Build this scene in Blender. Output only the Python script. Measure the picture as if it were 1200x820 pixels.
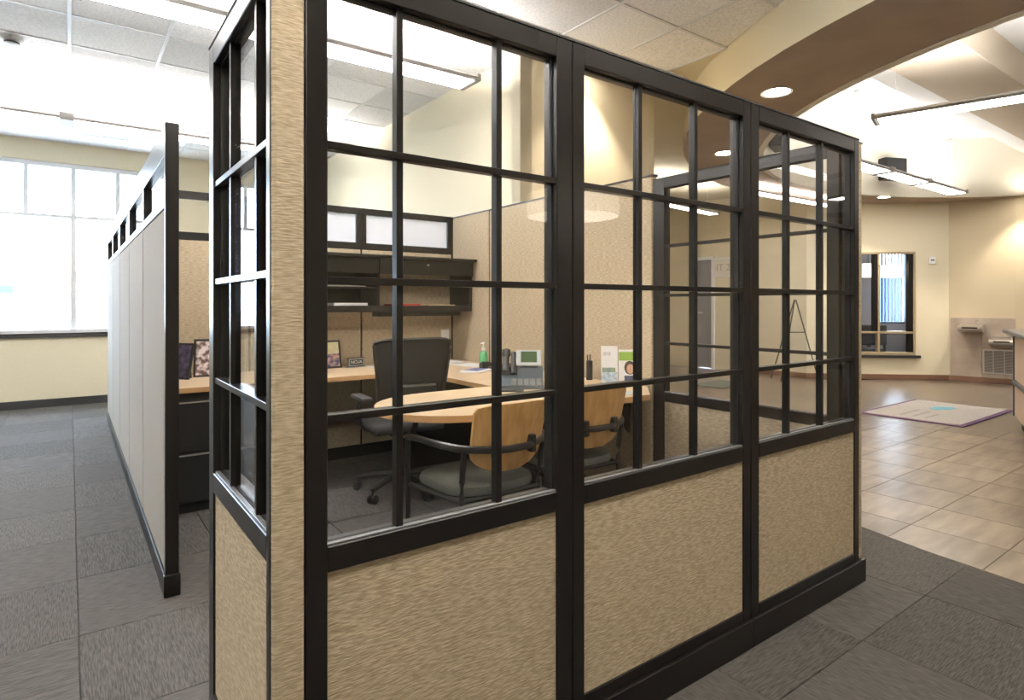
import bpy, bmesh, math, random
from math import sin, cos, pi, radians, sqrt, hypot, atan2
from mathutils import Vector, Matrix
random.seed(7)
for o in list(bpy.data.objects):
    bpy.data.objects.remove(o)
SC = bpy.context.scene
COL = SC.collection

# ------------------------------------------------------------------ camera
cam_d = bpy.data.cameras.new('camera'); cam = bpy.data.objects.new('camera', cam_d); COL.objects.link(cam)
cam.location = (0, 0, 1.30); cam.rotation_euler = (radians(90), 0, radians(-36.3))
cam_d.sensor_width = 36; cam_d.lens = 36*706/1200; cam_d.shift_y = -54/1200; cam_d.clip_start = .05; cam_d.clip_end = 300
SC.camera = cam
# ------------------------------------------------------------------ world (overcast daylight) and exposure
w = bpy.data.worlds.new('world'); SC.world = w; w.use_nodes = True
bg = w.node_tree.nodes['Background']; bg.inputs[0].default_value = (.64, .81, 1, 1); bg.inputs[1].default_value = 12.0
SC.view_settings.view_transform = 'Standard'; SC.view_settings.look = 'None'
SC.view_settings.exposure = 0.75; SC.view_settings.gamma = 1; SC.view_settings.use_curve_mapping = False
SC.cycles.transparent_max_bounces = 40; SC.cycles.max_bounces = 10; SC.cycles.diffuse_bounces = 6
SC.cycles.use_denoising = True
LAMP_OFFICE = 12.0      # radiance of the office pendants' diffusers
LAMP_LOBBY = 10.0
UP_OFFICE = 108.0         # uplight slots of the direct/indirect pendants
UP_LOBBY = 32.0
LAMP_DOWN = 30.0

# ------------------------------------------------------------------ materials
MATS = {}
def nmat(name):
    m = bpy.data.materials.new(name); m.use_nodes = True; MATS[name] = m
    return m, m.node_tree.nodes, m.node_tree.links, m.node_tree.nodes['Principled BSDF']
def mat(name, c, rough=.5, metal=0, c2=None, scale=(8, 8, 8), bump=0, detail=3, spec=.5, lo=.35, hi=.65, rand=False, dist=.002, coat=0):
    m, N, L, b = nmat(name)
    b.inputs['Base Color'].default_value = (*c, 1); b.inputs['Roughness'].default_value = rough
    b.inputs['Metallic'].default_value = metal; b.inputs['Specular IOR Level'].default_value = spec
    b.inputs['Coat Weight'].default_value = coat
    if c2 or bump:
        tc = N.new('ShaderNodeTexCoord'); mp = N.new('ShaderNodeMapping'); mp.inputs['Scale'].default_value = scale
        L.new(tc.outputs['Object'], mp.inputs['Vector'])
        if rand:
            oi = N.new('ShaderNodeObjectInfo'); vm = N.new('ShaderNodeVectorMath'); vm.operation = 'SCALE'
            vm.inputs[0].default_value = (37, 53, 19); L.new(oi.outputs['Random'], vm.inputs['Scale'])
            L.new(vm.outputs[0], mp.inputs['Location'])
        nt = N.new('ShaderNodeTexNoise'); nt.inputs['Scale'].default_value = 1; nt.inputs['Detail'].default_value = detail
        L.new(mp.outputs[0], nt.inputs['Vector'])
        if c2:
            r = N.new('ShaderNodeValToRGB'); r.color_ramp.elements[0].position = lo; r.color_ramp.elements[1].position = hi
            r.color_ramp.elements[0].color = (*c, 1); r.color_ramp.elements[1].color = (*c2, 1)
            L.new(nt.outputs['Fac'], r.inputs[0]); L.new(r.outputs[0], b.inputs['Base Color'])
            if rand:
                mx = N.new('ShaderNodeMix'); mx.data_type = 'RGBA'; mx.blend_type = 'MULTIPLY'; mx.inputs[0].default_value = 1
                mr = N.new('ShaderNodeMapRange'); mr.inputs['To Min'].default_value = .88; mr.inputs['To Max'].default_value = 1.12
                L.new(oi.outputs['Random'], mr.inputs['Value']); L.new(r.outputs[0], mx.inputs[6]); L.new(mr.outputs[0], mx.inputs[7])
                L.new(mx.outputs[2], b.inputs['Base Color'])
        if bump:
            bp = N.new('ShaderNodeBump'); bp.inputs['Strength'].default_value = bump; bp.inputs['Distance'].default_value = dist
            L.new(nt.outputs['Fac'], bp.inputs['Height']); L.new(bp.outputs[0], b.inputs['Normal'])
    return m
def emis(name, c, s):
    m = bpy.data.materials.new(name); m.use_nodes = True; N = m.node_tree.nodes; N.clear()
    e = N.new('ShaderNodeEmission'); o = N.new('ShaderNodeOutputMaterial')
    e.inputs[0].default_value = (*c, 1); e.inputs[1].default_value = s
    m.node_tree.links.new(e.outputs[0], o.inputs[0]); return m
def glass(name, tint=(1, 1, 1), f0=.035, white=0.0):
    # clear pane: straight transmission plus Schlick reflection, the same from either side
    m = bpy.data.materials.new(name); m.use_nodes = True; N = m.node_tree.nodes; L = m.node_tree.links; N.clear()
    o = N.new('ShaderNodeOutputMaterial'); t = N.new('ShaderNodeBsdfTransparent'); g = N.new('ShaderNodeBsdfGlossy')
    t.inputs[0].default_value = (*tint, 1); g.inputs['Roughness'].default_value = .0
    lw = N.new('ShaderNodeLayerWeight'); lw.inputs[0].default_value = .5
    p = N.new('ShaderNodeMath'); p.operation = 'POWER'; p.inputs[1].default_value = 5; L.new(lw.outputs['Facing'], p.inputs[0])
    q = N.new('ShaderNodeMath'); q.operation = 'MULTIPLY_ADD'; q.inputs[1].default_value = 1-f0; q.inputs[2].default_value = f0
    L.new(p.outputs[0], q.inputs[0]); mx = N.new('ShaderNodeMixShader'); L.new(q.outputs[0], mx.inputs[0])
    src = t
    if white:
        tl = N.new('ShaderNodeBsdfTranslucent'); tl.inputs[0].default_value = (.9, .9, .95, 1)
        d = N.new('ShaderNodeBsdfDiffuse'); d.inputs[0].default_value = (.85, .85, .92, 1)
        ad = N.new('ShaderNodeMixShader'); ad.inputs[0].default_value = .5; L.new(tl.outputs[0], ad.inputs[1]); L.new(d.outputs[0], ad.inputs[2])
        m2 = N.new('ShaderNodeMixShader'); m2.inputs[0].default_value = white; L.new(t.outputs[0], m2.inputs[1]); L.new(ad.outputs[0], m2.inputs[2]); src = m2
    L.new(src.outputs[0], mx.inputs[1]); L.new(g.outputs[0], mx.inputs[2]); L.new(mx.outputs[0], o.inputs[0]); return m

M_fabric = mat('tan_weave', (.35, .28, .19), .9, c2=(.56, .467, .345), scale=(36, 36, 270), bump=.7, detail=3, spec=.12, lo=.34, hi=.66)
M_fabric_daylit = mat('pale_weave', (.30, .275, .25), .9, c2=(.42, .39, .355), scale=(60, 60, 320), bump=.3, detail=4, spec=.15)  # tan fabric with the cool grey cast of window daylight put into its colour
M_frame = mat('dark_frame', (.011, .0095, .009), .28, spec=.33)
M_black = mat('black_plastic', (.012, .012, .013), .45)
M_blackm = mat('black_metal', (.016, .016, .017), .35, spec=.6)
M_seam = mat('gasket', (.006, .006, .006), .7)
M_bead = mat('bead_aluminium', (.13, .13, .14), .4, metal=.3)
M_glass = glass('clear_glass')
M_frost = glass('frosted_glass', white=.62)
M_wallc = mat('cream_paint', (.72, .65, .49), .85, c2=(.74, .67, .51), scale=(40, 40, 40), bump=.05, spec=.2)
M_wallw = mat('ivory_paint', (.78, .74, .64), .85, spec=.2)
M_tan = mat('tan_paint', (.60, .51, .36), .85, spec=.2)
M_white = mat('white_paint', (.84, .84, .83), .8, spec=.2)
M_ctile = mat('ceiling_tile', (.74, .73, .73), .95, c2=(.87, .86, .86), scale=(55, 70, 55), bump=.5, detail=6, spec=.1, lo=.38, hi=.55, rand=True, dist=.003)
M_grid = mat('grid_white', (.72, .72, .73), .5)
M_taupe = mat('taupe_plaster', (.40, .315, .25), .85, c2=(.44, .35, .28), scale=(3, 3, 3), spec=.2)
M_beam = mat('beam_taupe', (.58, .50, .40), .85, spec=.2)
M_carpet = mat('carpet', (.054, .051, .049), .95, c2=(.110, .104, .099), scale=(20, 290, 20), bump=.5, detail=4, spec=.1, lo=.36, hi=.66, rand=True, dist=.004)
M_tile = mat('stone_tile', (.125, .095, .07), .30, c2=(.255, .205, .16), scale=(2.5, 14, 3), detail=6, spec=.5, lo=.3, hi=.7, rand=True)
M_grout = mat('grout', (.16, .12, .09), .8)
M_darkbase = mat('dark_base', (.02, .019, .019), .6)
M_brownbase = mat('brown_base', (.19, .10, .06), .6)
M_maple = mat('maple', (.68, .50, .32), .35, c2=(.76, .59, .41), scale=(3, 40, 3), detail=5)
M_mapleedge = mat('maple_edge', (.58, .34, .16), .4, c2=(.64, .40, .20), scale=(6, 6, 90))
M_ply = mat('plywood', (.58, .33, .115), .32, c2=(.72, .45, .19), scale=(35, 35, 2.2), detail=5, coat=.2)
M_seat = mat('greygreen_fabric', (.085, .09, .082), .9, c2=(.125, .13, .12), scale=(200, 200, 200), bump=.3, spec=.1)
M_mesh = mat('chair_mesh', (.010, .0095, .010), .85, spec=.2, c2=(.026, .025, .026), scale=(8, 8, 420), bump=.4)
M_steel = mat('brushed_steel', (.62, .61, .60), .28, metal=1)
M_alu = mat('grey_aluminium', (.68, .68, .70), .45, metal=.3)
M_paper = mat('paper', (.86, .86, .88), .7)
M_lampoff = emis('office_lamp', (1, .975, .94), LAMP_OFFICE)
M_lamplob = emis('lobby_lamp', (1, .965, .92), LAMP_LOBBY)
M_upoff = emis('office_uplight', (1, .975, .95), UP_OFFICE)
M_uplob = emis('lobby_uplight', (1, .97, .93), UP_LOBBY)
M_down = emis('downlight_lamp', (1, .90, .74), LAMP_DOWN)
M_drum = emis('drum_glow', (1, .88, .66), 2.2)
M_drumb = emis('drum_bottom_glow', (1, .93, .78), 4.0)
M_lampbody = mat('lamp_body', (.26, .24, .225), .45)

# ------------------------------------------------------------------ helpers
def BM(): return bmesh.new()
def box(bm, x0, x1, y0, y1, z0, z1, bev=0, seg=1):
    vs = [bm.verts.new(p) for p in ((x0,y0,z0),(x1,y0,z0),(x1,y1,z0),(x0,y1,z0),(x0,y0,z1),(x1,y0,z1),(x1,y1,z1),(x0,y1,z1))]
    fs = [bm.faces.new([vs[i] for i in f]) for f in ((0,3,2,1),(4,5,6,7),(0,1,5,4),(1,2,6,5),(2,3,7,6),(3,0,4,7))]
    if bev:
        es = list({e for f in fs for e in f.edges})
        bmesh.ops.bevel(bm, geom=es, offset=bev, segments=seg, profile=.5, affect='EDGES')
    return vs
def cyl(bm, p0, p1, r0, r1=None, seg=12, cap=True):
    r1 = r0 if r1 is None else r1
    p0, p1 = Vector(p0), Vector(p1); d = (p1-p0).normalized()
    a = d.orthogonal().normalized(); b = d.cross(a)
    A = [bm.verts.new(p0+(a*cos(2*pi*i/seg)+b*sin(2*pi*i/seg))*r0) for i in range(seg)]
    B = [bm.verts.new(p1+(a*cos(2*pi*i/seg)+b*sin(2*pi*i/seg))*r1) for i in range(seg)]
    for i in range(seg): bm.faces.new((A[i], A[(i+1)%seg], B[(i+1)%seg], B[i]))
    if cap: bm.faces.new(A[::-1]); bm.faces.new(B)
def smooth_path(pts, n=6):
    P = [Vector(p) for p in pts]; out = []
    for i in range(len(P)-1):
        a, b, c, d = P[max(i-1,0)], P[i], P[i+1], P[min(i+2,len(P)-1)]
        for k in range(n):
            t = k/n
            out.append(.5*((2*b)+(c-a)*t+(2*a-5*b+4*c-d)*t*t+(3*b-a-3*c+d)*t**3))
    out.append(P[-1]); return out
def tube(bm, pts, r, seg=8, flat=1.0, up=Vector((0,0,1))):
    P = [Vector(p) for p in pts]; rings = []
    for i, p in enumerate(P):
        d = (P[min(i+1,len(P)-1)]-P[max(i-1,0)]).normalized()
        a = d.cross(up)
        if a.length < .05: a = d.orthogonal()
        a.normalize(); b = a.cross(d)
        rr = r[i] if isinstance(r, (list, tuple)) else r
        rings.append([bm.verts.new(p+a*cos(2*pi*k/seg)*rr+b*sin(2*pi*k/seg)*rr*flat) for k in range(seg)])
    for A, B in zip(rings, rings[1:]):
        for k in range(seg): bm.faces.new((A[k], A[(k+1)%seg], B[(k+1)%seg], B[k]))
    bm.faces.new(rings[0][::-1]); bm.faces.new(rings[-1])
def lathe(bm, prof, c=(0,0,0), seg=20):
    rings = []
    for r, z in prof:
        rings.append([bm.verts.new((c[0]+r*cos(2*pi*k/seg), c[1]+r*sin(2*pi*k/seg), c[2]+z)) for k in range(seg)] if r > 1e-6 else [bm.verts.new((c[0], c[1], c[2]+z))])
    for A, B in zip(rings, rings[1:]):
        for k in range(seg):
            k2 = (k+1) % seg
            if len(A) == 1 and len(B) == 1: continue
            if len(A) == 1: bm.faces.new((A[0], B[k2], B[k]))
            elif len(B) == 1: bm.faces.new((A[k], A[k2], B[0]))
            else: bm.faces.new((A[k], A[k2], B[k2], B[k]))
def prism(bm, poly, z0, z1, f=None):
    f = f or (lambda x, y, z: (x, y, z))
    A = [bm.verts.new(f(x, y, z0)) for x, y in poly]; B = [bm.verts.new(f(x, y, z1)) for x, y in poly]
    n = len(poly)
    bm.faces.new(A[::-1]); bm.faces.new(B)
    for i in range(n): bm.faces.new((A[i], A[(i+1)%n], B[(i+1)%n], B[i]))
def obj(name, bm, m, parent=None, smooth=False, loc=None, rot=None):
    bmesh.ops.recalc_face_normals(bm, faces=bm.faces)
    me = bpy.data.meshes.new(name); bm.to_mesh(me); bm.free()
    for mm in (m if isinstance(m, (list, tuple)) else [m]): me.materials.append(mm)
    if smooth:
        for p in me.polygons: p.use_smooth = True
        if smooth != 'all':
            me.set_sharp_from_angle(angle=radians(40))
    o = bpy.data.objects.new(name, me); COL.objects.link(o)
    if parent: o.parent = parent
    if loc: o.location = loc
    if rot: o.rotation_euler = rot
    return o
def inst(name, me, parent=None, loc=(0,0,0), rot=(0,0,0)):
    o = bpy.data.objects.new(name, me); COL.objects.link(o); o.parent = parent; o.location = loc; o.rotation_euler = rot; return o
def bx(name, m, parent, *dims, bev=0, **k):
    b = BM(); box(b, *dims, bev=bev); return obj(name, b, m, parent, **k)
def thing(name, label, cat, loc=(0,0,0), rot=0, group=None):
    o = bpy.data.objects.new(name, None); COL.objects.link(o); o.empty_display_size = .1
    o.location = loc; o.rotation_euler = (0, 0, rot) if not isinstance(rot, tuple) else rot
    o['label'] = label; o['category'] = cat
    if group: o['group'] = group
    return o
def tag(o, label, cat, group=None):
    o['label'] = label; o['category'] = cat
    if group: o['group'] = group
    return o
def struct(o, label=None):
    o['kind'] = 'structure'
    if label: o['label'] = label
    return o
def copy_tree(o, parent=None):
    c = o.copy(); COL.objects.link(c)
    if parent: c.parent = parent
    for ch in list(o.children): copy_tree(ch, c)
    return c

# ------------------------------------------------------------------ lobby circles
OC, OR = (8.62, .26), 5.085       # ring soffit outer edge, carpet edge, office ceiling edge
IC, IR = (8.76, .33), 4.24        # ring soffit inner edge / lobby drum wall
ZC, ZR, ZL = 3.36, 3.03, 3.95     # office ceiling, ring underside, lobby ceiling
def clip_half(poly, n, d, keep_inside):
    out = []
    def f(p): return (n[0]*p[0]+n[1]*p[1]-d)*(1 if keep_inside else -1)
    for i in range(len(poly)):
        a, b = poly[i], poly[(i+1) % len(poly)]; fa, fb = f(a), f(b)
        if fa <= 0: out.append(a)
        if fa*fb < 0:
            t = fa/(fa-fb); out.append((a[0]+(b[0]-a[0])*t, a[1]+(b[1]-a[1])*t))
    return out
def clip_circle(poly, c, r, inside):
    cx = sum(p[0] for p in poly)/len(poly); cy = sum(p[1] for p in poly)/len(poly)
    rs = [hypot(p[0]-c[0], p[1]-c[1]) for p in poly]
    if inside and max(rs) <= r or (not inside and min(rs) >= r): return poly
    n = (cx-c[0], cy-c[1]); l = hypot(*n); n = (n[0]/l, n[1]/l)
    for da in ((-.04, .04) if inside else (0,)):
        a = atan2(n[1], n[0])+da; m = (cos(a), sin(a))
        poly = clip_half(poly, m, m[0]*c[0]+m[1]*c[1]+r, inside)
        if len(poly) < 3: return None
    return poly

# ================================================================== SETTING
# ---- floor: slab with carpet tiles (office) and stone tiles (lobby) as pieces
floor = struct(bx('floor', M_carpet, None, -5, 13.6, -4.5, 9.75, -.12, -.012))
def flat_tile(name, poly, m, parent, z0, z1, loc, rot=0):
    b = BM(); prism(b, poly, z0, z1); return obj(name, b, m, parent, loc=loc, rot=(0, 0, rot))
TS = .61
ctile = {}
for r in (0, 1):
    b = BM(); h = TS/2-.0012; box(b, -h, h, -h, h, -.0115, 0, bev=.0025); ctile[r] = b
proto = obj('carpet_tile', ctile[0], M_carpet, floor); ctile[1].free(); cme = proto.data; used = False
for i in range(-5, 8):
    for j in range(-4, 12):
        x, y = .03+TS*(i+.5), 2.905+TS*(j+.5)
        if y > 9.6-.29: continue
        rot = pi/2 if (i+j) % 2 else 0
        h = TS/2-.0012; c = [(x-h, y-h), (x+h, y-h), (x+h, y+h), (x-h, y+h)]
        rs = [hypot(p[0]-OC[0], p[1]-OC[1]) for p in c]
        if y > 3.9 and x > 4.3: continue
        if max(rs) < OR: continue
        if min(rs) >= OR:
            if not used: o = proto; used = True
            else: o = inst('carpet_tile', cme, floor)
            o.location = (x, y, 0); o.rotation_euler = (0, 0, rot)
        else:
            p = clip_circle(c, OC, OR, False)
            if p and len(p) > 2:
                if rot: p = [((q[1]-y), -(q[0]-x)) for q in p]
                else: p = [(q[0]-x, q[1]-y) for q in p]
                flat_tile('carpet_tile', p, M_carpet, floor, -.0115, 0, (x, y, 0), rot)
# lobby floor bed (grout) with material-drawn joints beyond the built tiles
m, N, L, b_ = nmat('far_tile'); tc = N.new('ShaderNodeTexCoord'); mp = N.new('ShaderNodeMapping'); br = N.new('ShaderNodeTexBrick')
mp.inputs['Location'].default_value = (-.08/.46, -1.01/.46, 0); mp.inputs['Scale'].default_value = (1/.46,)*3
br.inputs['Scale'].default_value = 1; br.offset = 0; br.inputs['Brick Width'].default_value = 1; br.inputs['Row Height'].default_value = 1
br.inputs['Mortar Size'].default_value = .006; br.inputs['Color1'].default_value = (.175, .138, .103, 1); br.inputs['Color2'].default_value = (.205, .163, .124, 1); br.inputs['Mortar'].default_value = (.18, .14, .10, 1)
L.new(tc.outputs['Object'], mp.inputs[0]); L.new(mp.outputs[0], br.inputs[0])
nt = N.new('ShaderNodeTexNoise'); nt.inputs['Scale'].default_value = 6; L.new(tc.outputs['Object'], nt.inputs[0])
mx = N.new('ShaderNodeMix'); mx.data_type = 'RGBA'; mx.blend_type = 'MULTIPLY'; mx.inputs[0].default_value = .25
L.new(br.outputs[0], mx.inputs[6]); L.new(nt.outputs['Color'], mx.inputs[7]); L.new(mx.outputs[2], b_.inputs['Base Color']); b_.inputs['Roughness'].default_value = .28
M_fartile = m
b = BM()
n = 72; vs = [(OC[0]+OR*cos(2*pi*k/n), OC[1]+OR*sin(2*pi*k/n)) for k in range(n)]
prism(b, vs, -.011, -.0035); lf = obj('lobby_floor_bed', b, M_fartile, floor)
b = BM(); box(b, 4.5, 10.5, 4.4, 9.0, -.011, -.004); obj('hall_floor_bed', b, M_fartile, floor)
G = .46
for i in range(0, 10):
    for j in range(-3, 7):
        x0, y0 = 3.30+.24+G*(i-1), 1.01+G*(j-1)
        if x0 > 7.6: continue
        c = [(x0+.0025, y0+.0025), (x0+G-.0025, y0+.0025), (x0+G-.0025, y0+G-.0025), (x0+.0025, y0+G-.0025)]
        rs = [hypot(p[0]-OC[0], p[1]-OC[1]) for p in c]
        if min(rs) > OR: continue
        p = c if max(rs) <= OR-.006 else clip_circle(c, OC, OR-.006, True)
        if not p or len(p) < 3: continue
        flat_tile('floor_tile', [(q[0]-x0-G/2, q[1]-y0-G/2) for q in p], M_tile, floor, -.0115, 0, (x0+G/2, y0+G/2, 0))

# ---- office ceiling: plate outside the ring circle, lay-in tiles and grid bars
ceil = BM()
rect = (-5, 13.6, -4.5, 9.75)
angs = sorted([2*pi*k/96 for k in range(96)]+[atan2(y-OC[1], x-OC[0]) % (2*pi) for x in rect[:2] for y in rect[2:]])
ring_in, ring_out = [], []
for a in angs:
    dx, dy = cos(a), sin(a)
    ts = [((rect[1] if dx > 0 else rect[0])-OC[0])/dx if abs(dx) > 1e-9 else 1e9, ((rect[3] if dy > 0 else rect[2])-OC[1])/dy if abs(dy) > 1e-9 else 1e9]
    t = min(ts); ring_in.append((OC[0]+OR*dx, OC[1]+OR*dy)); ring_out.append((OC[0]+max(t, OR+.01)*dx, OC[1]+max(t, OR+.01)*dy))
for z, rv in ((ZC+.02, False), (ZC+.16, True)):
    A = [ceil.verts.new((*p, z)) for p in ring_in]; B = [ceil.verts.new((*p, z)) for p in ring_out]
    for k in range(len(A)):
        k2 = (k+1) % len(A); ceil.faces.new((A[k], A[k2], B[k2], B[k]))
ceiling = struct(obj('ceiling', ceil, M_wallc))
b = BM(); h = TS/2-.011; box(b, -h, h, -h, h, .002, .018, bev=.004)
tproto = obj('ceiling_tile', b, M_ctile, ceiling); first = True
for i in range(-4, 7):
    for j in range(-3, 12):
        x, y = TS*(i+.5), 2.89+TS*(j+.5)
        if y > 9.6-.3 or (x > 2.97 and y > 3.93): continue
        c = [(x-h, y-h), (x+h, y-h), (x+h, y+h), (x-h, y+h)]; rs = [hypot(p[0]-OC[0], p[1]-OC[1]) for p in c]
        if max(rs) < OR: continue
        if min(rs) >= OR:
            o = tproto if first else inst('ceiling_tile', tproto.data, ceiling); first = False
            o.location = (x, y, ZC); o.rotation_euler = (0, 0, 0)
        else:
            p = clip_circle(c, OC, OR, False)
            if p and len(p) > 2: flat_tile('ceiling_tile', [(q[0]-x, q[1]-y) for q in p], M_ctile, ceiling, .002, .018, (x, y, ZC))
for i in range(-4, 8):
    x = TS*i; y0, y1 = -.2, 9.6
    if x > 2.97: y1 = 3.93
    dd = OR**2-(x-OC[0])**2
    if dd > 0: y0 = OC[1]+sqrt(dd)
    if y0 < y1: bx('grid_bar', M_grid, ceiling, x-.012, x+.012, y0, y1, ZC-.004, ZC+.015)
for j in range(-4, 12):
    y = 2.89+TS*j; x1 = 2.97 if y > 3.93 else 4.49
    dd = OR**2-(y-OC[1])**2
    if dd > 0: x1 = min(x1, OC[0]-sqrt(dd))
    bx('grid_bar', M_grid, ceiling, -2.44, x1, y-.012, y+.012, ZC-.003, ZC+.015)

# ---- ring soffit round the lobby
def arc_pts(c, r, n=96, a0=0): return [(c[0]+r*cos(a0+2*pi*k/n), c[1]+r*sin(a0+2*pi*k/n)) for k in range(n)]
def band(name, P, Q, zp, zq, m, smooth=True):
    b = BM(); A = [b.verts.new((*p, zp)) for p in P]; B = [b.verts.new((*q, zq)) for q in Q]; n = len(P)
    for k in range(n): b.faces.new((A[k], A[(k+1)%n], B[(k+1)%n], B[k]))
    return b
out, inn = arc_pts(OC, OR), arc_pts(IC, IR)
b = band('', out, inn, ZR, ZR, M_taupe); soff = struct(obj('trim_1', b, M_taupe), 'taupe underside of the curved lobby soffit')
ob = BM()
for (P, z0, z1) in ((out, ZR, ZC+.03),):
    A = [ob.verts.new((*p, z0)) for p in P]; B = [ob.verts.new((*p, z1)) for p in P]
    P2 = arc_pts(OC, OR-.03); A2 = [ob.verts.new((*p, z0+.002)) for p in P2]; B2 = [ob.verts.new((*p, z1)) for p in P2]
    for k in range(len(P)):
        k2 = (k+1) % len(P)
        ob.faces.new((A[k], A[k2], B[k2], B[k])); ob.faces.new((A2[k], B2[k], B2[k2], A2[k2]))
obj('outer_fascia', ob, mat('fascia_paint', (.78, .70, .52), .85, spec=.2), soff, smooth=True)
ob = BM()
A = [ob.verts.new((*p, ZR-.012)) for p in inn]; B = [ob.verts.new((*p, ZL)) for p in inn]
P2 = arc_pts(IC, IR+.06); A2 = [ob.verts.new((*p, ZR-.012)) for p in P2]; B2 = [ob.verts.new((*p, ZL)) for p in P2]
for k in range(len(inn)):
    k2 = (k+1) % len(inn)
    ob.faces.new((A[k], A[k2], B[k2], B[k])); ob.faces.new((A2[k], B2[k], B2[k2], A2[k2])); ob.faces.new((A[k], A2[k], A2[k2], A[k2]))
drumw = struct(obj('wall_drum', ob, M_wallw, smooth=True), 'ivory upper wall round the lobby ceiling well')
b = BM(); prism(b, arc_pts(IC, IR+.05), ZL, ZL+.1); lobc = struct(obj('ceiling_lobby', b, M_white), 'white ceiling of the lobby well')
def bm_beam(x0, x1, y0, y1, z0, z1):
    b = BM(); box(b, x0, x1, y0, y1, z0, z1, bev=.006); return b
struct(obj('trim_2', bm_beam(4.9, 12.6, 1.93, 2.58, 3.60, ZL), M_beam, lobc))
struct(obj('trim_3', bm_beam(4.95, 12.4, 2.58, 2.84, 3.64, ZL), M_white, lobc))
struct(obj('trim_4', bm_beam(10.5, 10.9, -3.4, 1.93, 3.52, ZL), M_taupe, lobc))

# ---- walls
def wall_seg(name, A, B, z0, z1, t, m, openings=(), parent=None, lab=None):
    """vertical wall whose visible face runs A->B (thickness t away to the left of A->B); openings = (s0,s1,z0,z1)"""
    A, B = Vector((*A, 0)), Vector((*B, 0)); d = (B-A); Ln = d.length; ang = atan2(d.y, d.x)
    xs = sorted({0, Ln, *[o[0] for o in openings], *[o[1] for o in openings]}); b = BM()
    for a, c in zip(xs, xs[1:]):
        cuts = [(o[2], o[3]) for o in openings if o[0] <= a+1e-6 and o[1] >= c-1e-6]; z = z0
        for lo, hi in sorted(cuts):
            if lo > z: box(b, a, c, 0, t, z, lo)
            z = hi
        if z < z1: box(b, a, c, 0, t, z, z1)
    o = obj(name, b, m, parent, loc=A, rot=(0, 0, ang)); return struct(o, lab)
YW = 9.6
wn = wall_seg('wall_north', (-5, YW), (4.49, YW), 0, ZC+.02, .15, M_wallc, [(5-2.9, 5+1.15, .93, 3.10)])
wall_seg('wall_south', (13.6, -4.4), (-5, -4.4), 0, ZC+.02, .15, M_wallc)
wall_seg('wall_west', (-4.9, -4.4), (-4.9, YW), 0, ZC+.02, .15, M_wallc)
we = wall_seg('wall_east', (2.97, YW), (2.97, 3.93), 0, ZC+.02, .12, M_wallc)
wall_seg('wall_return', (2.97, 3.93), (4.49, 3.93), 0, ZC+.02, .12, mat('return_paint', (.70, .62, .46), .85, spec=.2))
wall_seg('wall_hall', (4.49, 3.93), (4.49, 9.0), 0, ZC+.02, -.12, M_wallc)
wall_seg('wall_hall_end', (4.49, 9.0), (10.35, 9.0), 0, ZC+.02, .12, M_wallc)
wall_seg('wall_lobby_west', (10.35, 9.0), (10.40, 5.45), 0, ZC+.02, .12, M_wallc, [(1.27, 1.68, 0, 2.20)])
WA, WB, WCc = (10.40, 5.45), (12.065, 3.862), (12.22, 3.0)
w1 = wall_seg('wall_lobby', WA, WB, 0, ZC+.02, .14, M_wallc, [(.62, 1.765, .42, 2.195)])
w2 = wall_seg('wall_fountain', WB, WCc, 0, ZC+.02, .14, M_tan)
w3 = wall_seg('wall_lobby_east', WCc, (12.75, 1.9), 0, ZC+.02, .14, M_tan)
wall_seg('wall_lobby_south', (12.75, 1.9), (13.5, -4.4), 0, ZC+.02, .14, M_wallc)
# baseboards
def base_seg(name, A, B, m, h=.1, t=.014, parent=None):
    A, B = Vector((*A, 0)), Vector((*B, 0)); d = B-A; b = BM(); box(b, 0, d.length, -t, -.0005, 0, h, bev=.002)
    return struct(obj(name, b, m, None, loc=A, rot=(0, 0, atan2(d.y, d.x))))
base_seg('baseboard_north', (-4.9, YW), (2.97, YW), M_darkbase, .10)
base_seg('baseboard_east', (2.97, 9.6), (2.97, 5.0), M_darkbase, .10)
base_seg('baseboard_lobby', WA, WB, M_brownbase, .09)
base_seg('baseboard_fountain', WB, WCc, M_brownbase, .09)
base_seg('baseboard_lobby_east', WCc, (12.75, 1.9), M_brownbase, .09)
base_seg('baseboard_lobby_west', (10.38, 6.35), (10.40, 5.45), M_brownbase, .09)

# ---- window_1: long strip window in the north wall
win = struct(thing('window_1', 'tall strip window flooded with daylight over the cream wall', 'window', (0, YW, 0)))
del win['category']
wx0, wx1, wz0, wz1, zt = -2.9, 1.15, .93, 3.10, 2.42
def wbox(name, x0, x1, z0, z1, y0=.02, y1=.10, m=M_alu): return bx(name, m, win, x0, x1, y0, y1, z0, z1, bev=.003)
wbox('frame', wx0, wx0+.05, wz0, wz1); wbox('frame', wx1-.05, wx1, wz0, wz1)
wbox('head', wx0+.05, wx1-.05, wz1-.06, wz1, 0.02, .10); wbox('transom', wx0+.05, wx1-.05, zt-.02, zt+.02)
wbox('sill', wx0-.03, wx1+.03, wz0, wz0+.045, -.05, .12)
wbox('apron', wx0-.03, wx1+.03, wz0-.055, wz0, -.035, -.0005, M_darkbase)
xs = [.041+.48*k for k in range(-6, 3)]
xs = [x for x in xs if wx0+.2 < x < wx1-.1]
low = [x for x in xs if abs(((x-.041)/.96)-round((x-.041)/.96)) < .01]
for x in low: wbox('mullion', x-.03, x+.03, wz0+.045, zt-.02)
for x in xs: wbox('mullion', x-.025, x+.025, zt+.02, wz1-.06)
def panes(xl, z0, z1):
    e = [wx0+.05]+xl+[wx1-.05]
    for a, c in zip(e, e[1:]): bx('pane', M_glass, win, a+.024, c-.024, .055, .061, z0, z1)
panes(low, wz0+.045, zt-.02); panes(xs, zt+.02, wz1-.06)
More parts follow.
